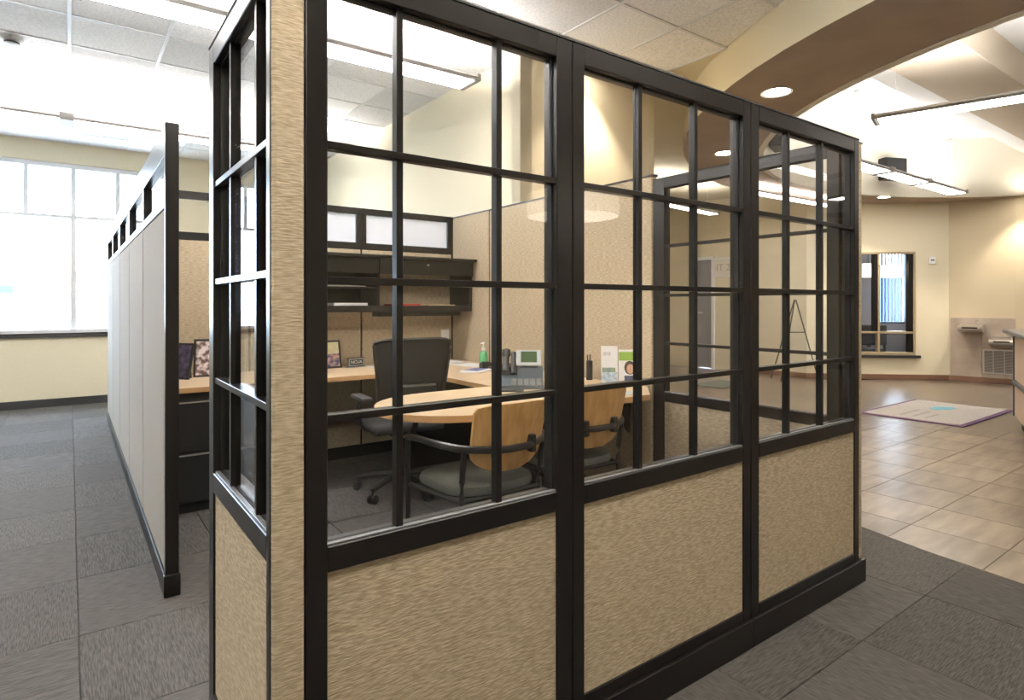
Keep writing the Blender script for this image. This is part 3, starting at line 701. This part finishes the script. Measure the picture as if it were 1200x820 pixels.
for sx in (-1, 1):
    b = BM(); tube(b, smooth_path([(sx*.12, .0, .43), (sx*.24, .02, .45), (sx*.275, .02, .54), (sx*.27, .01, .655)], 5), .018, 8, .7); o = obj('armrest', b, M_black, tc_, smooth=True)
    b = BM(); box(b, sx*.27-.04, sx*.27+.04, -.14, .12, .655, .685, bev=.012, seg=2); obj('arm_pad', b, mat('pad_grey', (.06, .06, .065), .5), o, smooth=True)
for k in range(5):
    a = 2*pi*k/5+2.5; d = Vector((cos(a), sin(a), 0)); e = d*.30
    b = BM(); tube(b, [Vector((0, 0, .125))+d*.02, Vector((0, 0, .115))+d*.16, Vector((0, 0, .085))+e], [.026, .021, .015], 8); o = obj('base_leg', b, M_black, tc_, smooth=True)
    p = Vector((-d.y, d.x, 0)); c = e+Vector((0, 0, .03)); b = BM(); cyl(b, c-p*.024, c-p*.006, .03, seg=14); cyl(b, c+p*.006, c+p*.024, .03, seg=14); cyl(b, c, e+Vector((0, 0, .09)), .007, seg=8); obj('caster', b, M_black, o, smooth=True)

# ================================================================== LIGHT FIXTURES
def pendant(label, A, B, z, width=.26, h=.05, ztop=ZC, lampm=None, joints=(), body=None, cables=(.12, .88), up=True, group='office linear pendants'):
    lampm = lampm or M_lampoff; A, B = Vector((*A, 0)), Vector((*B, 0)); d = B-A; Ln = d.length
    t = thing('linear_pendant', label, 'ceiling light', (A.x, A.y, z), atan2(d.y, d.x), group)
    body = body or M_lampbody; w2 = width/2
    # shallow curved housing, open below for the diffuser
    b = BM(); prof = [(-w2, .0), (-w2, h*.45), (-w2*.75, h), (-w2*.5, h), (-w2*.5, h*.5), (w2*.5, h*.5), (w2*.5, h), (w2*.75, h), (w2, h*.45), (w2, .0), (w2*.83, .0), (w2*.83, .004), (-w2*.83, .004), (-w2*.83, .0)]
    prism(b, prof, 0, Ln, lambda x, y, z_: (z_, x, y)); obj('housing', b, body, t)
    for x0 in (-.03, Ln): bx('end_cap', body, t, x0, x0+.03, -w2-.004, w2+.004, -.004, h, bev=.004)
    bx('diffuser', lampm, t, .02, Ln-.02, -w2*.82, w2*.82, -.004, .003)
    if up: bx('uplight', M_uplob if lampm is M_lamplob else M_upoff, t, .05, Ln-.05, -w2*.40, w2*.40, h*.55, h*.6)
    for j in joints: bx('joint_band', body, t, j-.055, j+.055, -w2-.003, w2+.003, -.012, h+.002, bev=.002)
    for c in cables:
        b = BM(); cyl(b, (Ln*c, 0, h), (Ln*c, 0, ztop-z), .0025, seg=6); cyl(b, (Ln*c, 0, ztop-z-.02), (Ln*c, 0, ztop-z), .04, seg=12); obj('cable', b, M_grid, t)
    return t
pendant('long linear pendant crossing above the cubicle', (-2.6, 4.02), (2.50, 3.97), 3.0, joints=(2.6,))
pendant('linear pendant with grey joint running in front of the window wall', (-2.6, 7.0), (2.40, 7.0), 3.0, joints=(2.58,))
pendant('linear pendant over the walkway in front of the cubicle', (-2.6, .60), (3.30, .60), 3.0)  # unseen lamp, added to brighten the near ceiling and the soffit fascia
pendant('lobby pendant whose rounded end hangs nearest the curved soffit', (6.08, 2.52), (6.75, .12), 3.0, .26, .05, ZL, M_lamplob, joints=(1.6,), up=True, group='lobby linear pendants', cables=(.06, .9))
pendant('jointed lobby pendant in front of the black wall speaker', (7.45, 3.50), (11.2, 3.47), 3.02, .26, .05, ZL, M_lamplob, joints=(1.15, 2.35), up=True, group='lobby linear pendants')
pendant('hall pendant seen through the top panes of the far front panel', (7.6, 4.95), (10.1, 4.86), 2.9, .20, .045, ZC, M_lamplob, group='lobby linear pendants')
pendant('hall pendant seen through the middle front panel', (7.25, 6.30), (9.3, 6.55), 2.9, .20, .045, ZC, M_lamplob, group='lobby linear pendants')
pendant('lobby pendant deep on the reception side', (9.2, .6), (10.1, -2.2), 3.0, .26, .05, ZL, M_lamplob, group='lobby linear pendants')  # extra lamp added out of view to help light the lobby
# recessed downlights in the ring
def downlight(label, x, y, z=ZR, r=.085):
    t = thing('downlight', label, 'ceiling light', (x, y, z), 0, 'soffit downlights')
    b = BM(); lathe(b, [(r, .0), (r+.022, -.006), (r+.022, .0), (r, .001)], seg=24); obj('trim_ring', b, M_white, t, smooth=True)
    b = BM(); lathe(b, [(0, -.002), (r, -.002), (r, .001), (0, .001)], seg=24); obj('lens', b, M_down, t)
    ld = bpy.data.lights.new('lamp', 'SPOT'); ld.energy = 95; ld.color = (1, .88, .70); ld.spot_size = radians(95); ld.spot_blend = .6; ld.shadow_soft_size = .06
    lo = bpy.data.objects.new('lamp', ld); COL.objects.link(lo); lo.parent = t; lo.location = (0, 0, -.03)
downlight('bright recessed downlight in the near curve of the taupe soffit', 4.66, 2.69, r=.10)
downlight('recessed downlight seen through the middle front panel', 6.06, 4.13, r=.09)
downlight('recessed downlight in the soffit over the lobby window wall', 10.62, 4.28, r=.09)
downlight('recessed downlight in the soffit over the drinking fountains', 11.95, 2.72, r=.09)
downlight('recessed downlight in the soffit near the easel', 8.35, 4.98, r=.09)
downlight('recessed downlight in the office ceiling washing the beige wall beside the soffit', 3.66, 3.72, ZC-.003, .09)
# drum pendant that is mirrored in the front glass
def drum(label, x, y, z, r, h, zt):
    t = thing('drum_pendant', label, 'ceiling light', (x, y, z), 0, 'drum pendants')
    b = BM(); lathe(b, [(r, 0), (r, h), (r-.01, h), (r-.01, .012)], seg=36); obj('shade', b, M_drum, t, smooth=True)
    b = BM(); lathe(b, [(0, .004), (r-.012, .004), (r-.012, .012), (0, .012)], seg=36); obj('diffuser', b, M_drumb, t)
    b = BM(); cyl(b, (0, 0, h-.02), (0, 0, zt-z), .008, seg=8); box(b, -r+.01, r-.01, -.006, .006, h-.03, h-.02); box(b, -.006, .006, -r+.01, r-.01, h-.03, h-.02); obj('stem', b, M_blackm, t)
drum('large glowing drum pendant hanging in the lobby behind the walkway', 4.07, -1.85, 2.17, .46, .22, ZR)

# ceiling devices
sd = thing('smoke_detector', 'white smoke detector on the office ceiling tiles', 'detector', (-.36, 6.05, ZC))
b = BM(); lathe(b, [(0, 0), (.075, 0), (.075, -.012), (.06, -.03), (.045, -.034), (.045, -.05), (.03, -.056), (0, -.056)], seg=24); obj('body', b, mat('detector_white', (.6, .6, .62), .5), sd, smooth=True)
b = BM(); lathe(b, [(.047, -.036), (.049, -.036), (.049, -.046), (.047, -.046)], seg=24); obj('vent_band', b, M_black, sd)
vt = thing('air_vent', 'square white air vent set among the ceiling tiles', 'vent', (.915, 7.47, ZC-.004))
b = BM()
for r in (.29, .22, .15, .08):
    for a, c, y0, y1 in ((-r, r, -r, -r+.02), (-r, r, r-.02, r), (-r, -r+.02, -r+.02, r-.02), (r-.02, r, -r+.02, r-.02)): box(b, a, c, y0, y1, -.02+.012*(r < .25)-.004, -.002)
obj('louvre', b, M_white, vt)

# ================================================================== LOBBY
tile_r = thing('logo_mat', 'cream entrance mat with purple border and teal logo on the lobby floor', 'mat', (8.405, 2.82, .001))
b = BM(); box(b, -.84, .84, -.53, .53, 0, .009, bev=.003); obj('border', b, mat('purple_rubber', (.12, .055, .13), .8), tile_r)
bx('field', mat('cream_pile', (.34, .305, .275), .95, c2=(.41, .375, .34), scale=(60, 60, 60), bump=.4), tile_r, -.79, .79, -.48, .48, .009, .013)
b = BM(); prism(b, [(.12, -.02), (.36, -.10), (.46, -.02), (.40, .03), (.30, .14), (.16, .10)], .0132, .0145); prism(b, [(.05, .02), (.14, .12), (.20, .14), (.10, -.02)], .0132, .0145); obj('logo_mark', b, mat('teal_pile', (.13, .34, .42), .95), tile_r)
M_let = mat('taupe_pile', (.31, .275, .24), .95)
for r in range(3):
    b = BM(); x = -.62
    while x < -.05-.1*r:
        l = .03+.03*random.random(); box(b, x, x+l, .14-.13*r, .17-.13*r, .0132, .0142); x += l+.014
    obj('lettering_line', b, M_let, tile_r)
o = sheet('floor_mat', 'dark grey floor mat in the hall by the doorway', 'mat', 8.5, 5.85, -.003, .9, .55, .012, .1, mat('dark_mat', (.10, .11, .09), .95))
# lobby window in the angled wall, local frame along the wall
def wframe(A, B): d = Vector(B)-Vector(A); return (A[0], A[1], 0), atan2(d.y, d.x)
loc1, rot1 = wframe(WA, WB)
lw = thing('window_2', 'dark framed lobby window looking into a room with vertical blinds', 'window', loc1, rot1); struct(lw); del lw['category']
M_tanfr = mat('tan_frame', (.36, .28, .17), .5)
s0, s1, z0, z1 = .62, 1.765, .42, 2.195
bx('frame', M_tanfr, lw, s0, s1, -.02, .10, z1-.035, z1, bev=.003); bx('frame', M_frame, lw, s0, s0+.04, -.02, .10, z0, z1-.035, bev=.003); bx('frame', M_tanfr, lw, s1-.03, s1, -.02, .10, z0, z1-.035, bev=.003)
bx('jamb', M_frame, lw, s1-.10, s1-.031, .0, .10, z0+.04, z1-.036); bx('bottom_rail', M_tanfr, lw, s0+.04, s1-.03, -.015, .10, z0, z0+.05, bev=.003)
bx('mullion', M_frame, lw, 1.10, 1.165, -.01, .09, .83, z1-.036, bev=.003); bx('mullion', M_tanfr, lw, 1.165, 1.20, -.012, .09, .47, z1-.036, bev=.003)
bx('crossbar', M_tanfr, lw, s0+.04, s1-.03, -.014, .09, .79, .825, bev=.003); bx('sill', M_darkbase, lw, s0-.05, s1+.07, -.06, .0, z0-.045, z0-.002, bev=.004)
for a, c in ((s0+.04, 1.10), (1.20, s1-.10)):
    for lo, hi in ((.47, .79), (.825, z1-.036)): bx('glass_pane', M_glass, lw, a, c, .04, .046, lo, hi)
# room behind the lobby window
def wpt(s, d, z=0): c, si = cos(rot1), sin(rot1); return (loc1[0]+c*s-si*d, loc1[1]+si*s+c*d, z)
def wall_l(name, *d, m=M_wallc, lab=None): return struct(bx(name, m, None, *d, loc=loc1, rot=(0, 0, rot1)), lab)
M_room = mat('room_grey', (.30, .29, .33), .9)
wall_l('floor_meeting', .2, 3.3, .14, 2.3, -.10, -.002, m=M_carpet); wall_l('ceiling_meeting', .2, 3.3, .14, 2.3, 2.7, 2.8, m=M_white)
wall_l('wall_meeting_left', .2, .3, .14, 2.3, 0, 2.7, m=M_room); wall_l('wall_meeting_right', 3.2, 3.3, .14, 2.3, 0, 2.7, m=M_room)
bk = BM()
for d in ((.3, 2.18, 2.2, 2.3, 0, 2.7), (2.66, 3.2, 2.2, 2.3, 0, 2.7), (2.18, 2.66, 2.2, 2.3, 0, .90), (2.18, 2.66, 2.2, 2.3, 2.45, 2.7)): box(bk, *d)
struct(obj('wall_meeting_back', bk, M_room, loc=loc1, rot=(0, 0, rot1)))
w3_ = thing('window_3', 'bright outer window of the meeting room with vertical blinds', 'window', loc1, rot1); struct(w3_); del w3_['category']
bx('frame', M_frame, w3_, 2.18, 2.66, 2.20, 2.26, .90, .93); bx('frame', M_frame, w3_, 2.18, 2.66, 2.20, 2.26, 2.42, 2.45); bx('crossbar', M_frame, w3_, 2.18, 2.66, 2.22, 2.26, 1.98, 2.01); bx('glass_pane', M_glass, w3_, 2.18, 2.66, 2.23, 2.236, .93, 2.42)
vb = thing('vertical_blind', 'white vertical slat blind hanging in the meeting room window', 'blind', loc1, rot1)
bx('head_rail', M_alu, vb, 2.14, 2.70, 2.10, 2.15, 2.44, 2.48)
b = BM(); box(b, -.026, .026, -.001, .001, -1.50, 0); bo = obj('slat', b, mat('blind_slat', (.30, .31, .38), .7), vb)  # slat colour darkened to paint in the backlit shade of a white blind
for k in range(8):
    o = bo if k == 0 else inst('slat', bo.data, vb); o.location = (2.19+.062*k, 2.125, 2.438); o.rotation_euler = (0, 0, radians(104))
p = wpt(1.95, 1.2); drum('glowing drum pendant seen through the lobby window', p[0], p[1], 1.81, .18, .22, 2.7)
p = wpt(1.40, .9); drum('second glowing drum pendant at the edge of the lobby window', p[0], p[1], 1.80, .10, .25, 2.7)
p = wpt(2.2, 1.7); st_ = thing('meeting_table', 'dark table standing inside the room behind the lobby window', 'table', p, rot1)
M_dkwood = mat('dark_wood', (.04, .025, .02), .4)
b = BM(); box(b, -.6, .6, -.28, .28, .70, .74, bev=.006); obj('table_top', b, M_dkwood, st_)
for x in (-.54, .54):
    for y in (-.22, .22): bx('leg', M_dkwood, st_, x-.03, x+.03, y-.03, y+.03, 0, .70)
p = wpt(2.2, 1.6, .741); sheet('paper_stack', 'white papers on the dark table behind the lobby window', 'papers', p[0], p[1], p[2], .30, .22, .03, rot1)
p = wpt(1.35, .85); bc = thing('side_chair', 'dark chair inside the room behind the lobby window', 'chair', p, rot1)
bx('seat', M_black, bc, -.24, .24, -.24, .24, .42, .48, bev=.02); bx('backrest', M_black, bc, -.24, .24, -.27, -.22, .55, .92, bev=.02)
for x in (-.2, .2):
    bx('leg', M_black, bc, x-.015, x+.015, -.255, -.225, 0, .6); bx('leg', M_black, bc, x-.015, x+.015, .19, .22, 0, .42)
# thermostat on the wall
th = thing('thermostat', 'small white round-cornered thermostat on the wall beside the lobby window', 'thermostat', wpt(2.03, 0, 2.0), rot1)
b = BM(); box(b, -.05, .05, -.03, 0, -.02, .10, bev=.008, seg=2); obj('case', b, M_paper, th); bx('display', kb, th, -.03, .03, -.032, -.03, .03, .06)
# fountains
loc2, rot2 = wframe(WB, WCc)
fp = thing('backsplash', 'pinkish stone panel behind the drinking fountains', 'wall panel', loc2, rot2)
M_splash = mat('pink_stone', (.35, .28, .225), .4, c2=(.42, .345, .285), scale=(5, 5, 5), detail=5)
for i in range(2):
    for j in range(2): bx('panel_tile', M_splash, fp, .02+.425*i, .02+.425*(i+1)-.004, -.016, -.001, .09+.49*j, .09+.49*(j+1)-.004, bev=.001)
def fountain(lab, s, z):
    t = thing('drinking_fountain', lab, 'drinking fountain', (loc2[0]+cos(rot2)*s, loc2[1]+sin(rot2)*s, z), rot2, 'drinking fountains'); t.location = Vector(t.location)+Vector((sin(rot2), -cos(rot2), 0))*.017
    b = BM(); prism(b, [(0, .10), (-.40, .06), (-.44, .035), (-.42, .0), (-.22, -.05), (0, -.05)], -.16, .16, lambda x, y, z_: (z_, x, y)); obj('basin', b, M_steel, t)
    b = BM(); tube(b, smooth_path([(.08, -.12, .08), (.08, -.12, .13), (.04, -.18, .14)], 4), .012, 8); obj('spout', b, M_steel, t, smooth=True)
    bx('push_bar', M_black, t, -.10, .10, -.445, -.43, .02, .045)
fountain('upper steel drinking fountain on the stone panel', .33, .88); fountain('lower steel drinking fountain next to the reception desk', .73, .67)
gr = thing('vent_grille', 'brushed metal vent grille under the drinking fountains', 'vent', loc2, rot2)
b = BM()
for a, c, lo, hi in ((.46, .87, .16, .18), (.46, .87, .535, .555), (.46, .48, .18, .535), (.85, .87, .18, .535), (.59, .60, .18, .535), (.73, .74, .18, .535)): box(b, a, c, -.03, -.0165, lo, hi)
obj('frame', b, M_steel, gr); bx('backing', mat('grille_dark', (.12, .10, .09), .6), gr, .48, .85, -.019, -.0165, .18, .535)
b = BM(); box(b, .48, .85, -.027, -.021, 0, .006); so = obj('slat', b, M_steel, gr)
for k in range(18):
    o = so if k == 0 else inst('slat', so.data, gr); o.location = (0, 0, .187+.0195*k)
# reception desk
A, B = Vector((8.05, 1.99, 0)), Vector((6.2, 1.33, 0)); d = B-A
rd = thing('reception_desk', 'pale reception desk with slate counter at the edge of the lobby', 'desk', A, atan2(d.y, d.x))
Ln = d.length; M_pink = mat('pale_laminate', (.62, .47, .36), .5); M_slate = mat('slate_top', (.07, .085, .11), .3)
bx('front_panel', M_pink, rd, .03, Ln, .0, .75, .12, .99, bev=.004); bx('edge_trim', M_slate, rd, -.005, .03, -.012, .76, .12, .99, bev=.004)
b = BM(); box(b, -.09, Ln, -.09, .85, .99, 1.03, bev=.012, seg=2); obj('counter', b, M_slate, rd); bx('ledge_band', M_slate, rd, .03, Ln, -.025, -.0005, .46, .51, bev=.004); bx('plinth', M_darkbase, rd, .10, Ln, .05, .70, 0, .12)
sheet('paper_sheet', 'pale leaflet on the reception counter', 'papers', 7.6, 1.55, 1.0305, .3, .2, .004, .3)
# easel
es = thing('easel', 'thin black tripod easel standing in front of the lobby wall', 'easel', (9.86, 5.32, 0))
M_es = M_blackm
ax = Vector((.02, .05, 1.37)); v_side = Vector((.806, -.592, 0)); v_back = Vector((.592, .806, 0))
for pt in (v_side*-.30-v_back*.05, v_side*.34-v_back*.05, v_side*-.26+v_back*.42):
    b = BM(); tube(b, [ax+pt*.03, pt], .010, 8); obj('leg', b, M_es, es, smooth=True)
b = BM(); tube(b, [ax+(v_side*-.30-v_back*.05-ax)*.40, ax+(v_side*.34-v_back*.05-ax)*.40], .008, 8); obj('rest_bar', b, M_es, es)
# sign and hall door
sg = thing('wall_sign', 'small white framed notice on the hall wall beside the grey door', 'sign', (10.375, 7.08, 2.02), -pi/2+.014)
bx('frame', M_paper, sg, -.24, .24, -.025, 0, -.19, .19, bev=.004); bx('panel', mat('sign_cream', (.78, .74, .66), .6), sg, -.21, .21, -.028, -.025, -.16, .16)
text_mesh('lettering', 'IT 2', .19, mat('sign_grey', (.42, .38, .34), .7), sg, (0, -.029, -.01), (pi/2, 0, 0))
dr = struct(thing('door_1', 'narrow grey hall door in a pale frame at the end of the lobby', 'door', (10.371, 7.32, 0), -pi/2)); del dr['category']
for a, c, lo, hi in ((-.03, .03, 0, 2.25), (-.44, -.40, 0, 2.25)): bx('frame', M_paper, dr, a, c, -.03, .12, lo, hi)
bx('frame', M_paper, dr, -.40, -.03, -.03, .12, 2.19, 2.25); bx('leaf', mat('door_grey', (.26, .26, .29), .5), dr, -.398, -.032, .03, .075, .01, 2.185)
b = BM(); cyl(b, (-.34, .03, 1.12), (-.34, -.03, 1.12), .012, seg=10); cyl(b, (-.34, -.03, 1.12), (-.24, -.03, 1.12), .010, seg=10); obj('handle', b, M_steel, dr, smooth=True)
# speakers and conduit on the drum wall
def speaker(lab, x, y, z):
    a = atan2(y-IC[1], x-IC[0]); t = thing('speaker', lab, 'speaker', (IC[0]+(IR-.02)*cos(a), IC[1]+(IR-.02)*sin(a), z), a-pi/2, 'black wall speakers')
    bx('cabinet', M_black, t, -.20, .20, -.16, -.002, -.17, .17, bev=.01); bx('grille', M_seam, t, -.18, .18, -.166, -.16, -.15, .15); bx('bracket', M_blackm, t, -.04, .04, -.012, .0, -.10, .10)
speaker('black loudspeaker on the ivory wall above the lobby window', 10.50, 4.19, 3.42)
speaker('black loudspeaker on the ivory wall seen through the middle front panel', 7.30, 4.31, 3.46)
a = atan2(3.632-IC[1], 11.42-IC[0]); cd = thing('conduit', 'white pipe and camera running down the ivory lobby wall', 'pipe', (IC[0]+(IR-.035)*cos(a), IC[1]+(IR-.035)*sin(a), 3.03), a-pi/2)
b = BM(); cyl(b, (0, 0, .03), (0, 0, .92), .024, seg=10); obj('pipe', b, M_white, cd, smooth=True)
b = BM(); box(b, -.11, -.02, -.07, .02, .76, .86, bev=.012, seg=2); obj('camera_box', b, M_white, cd)
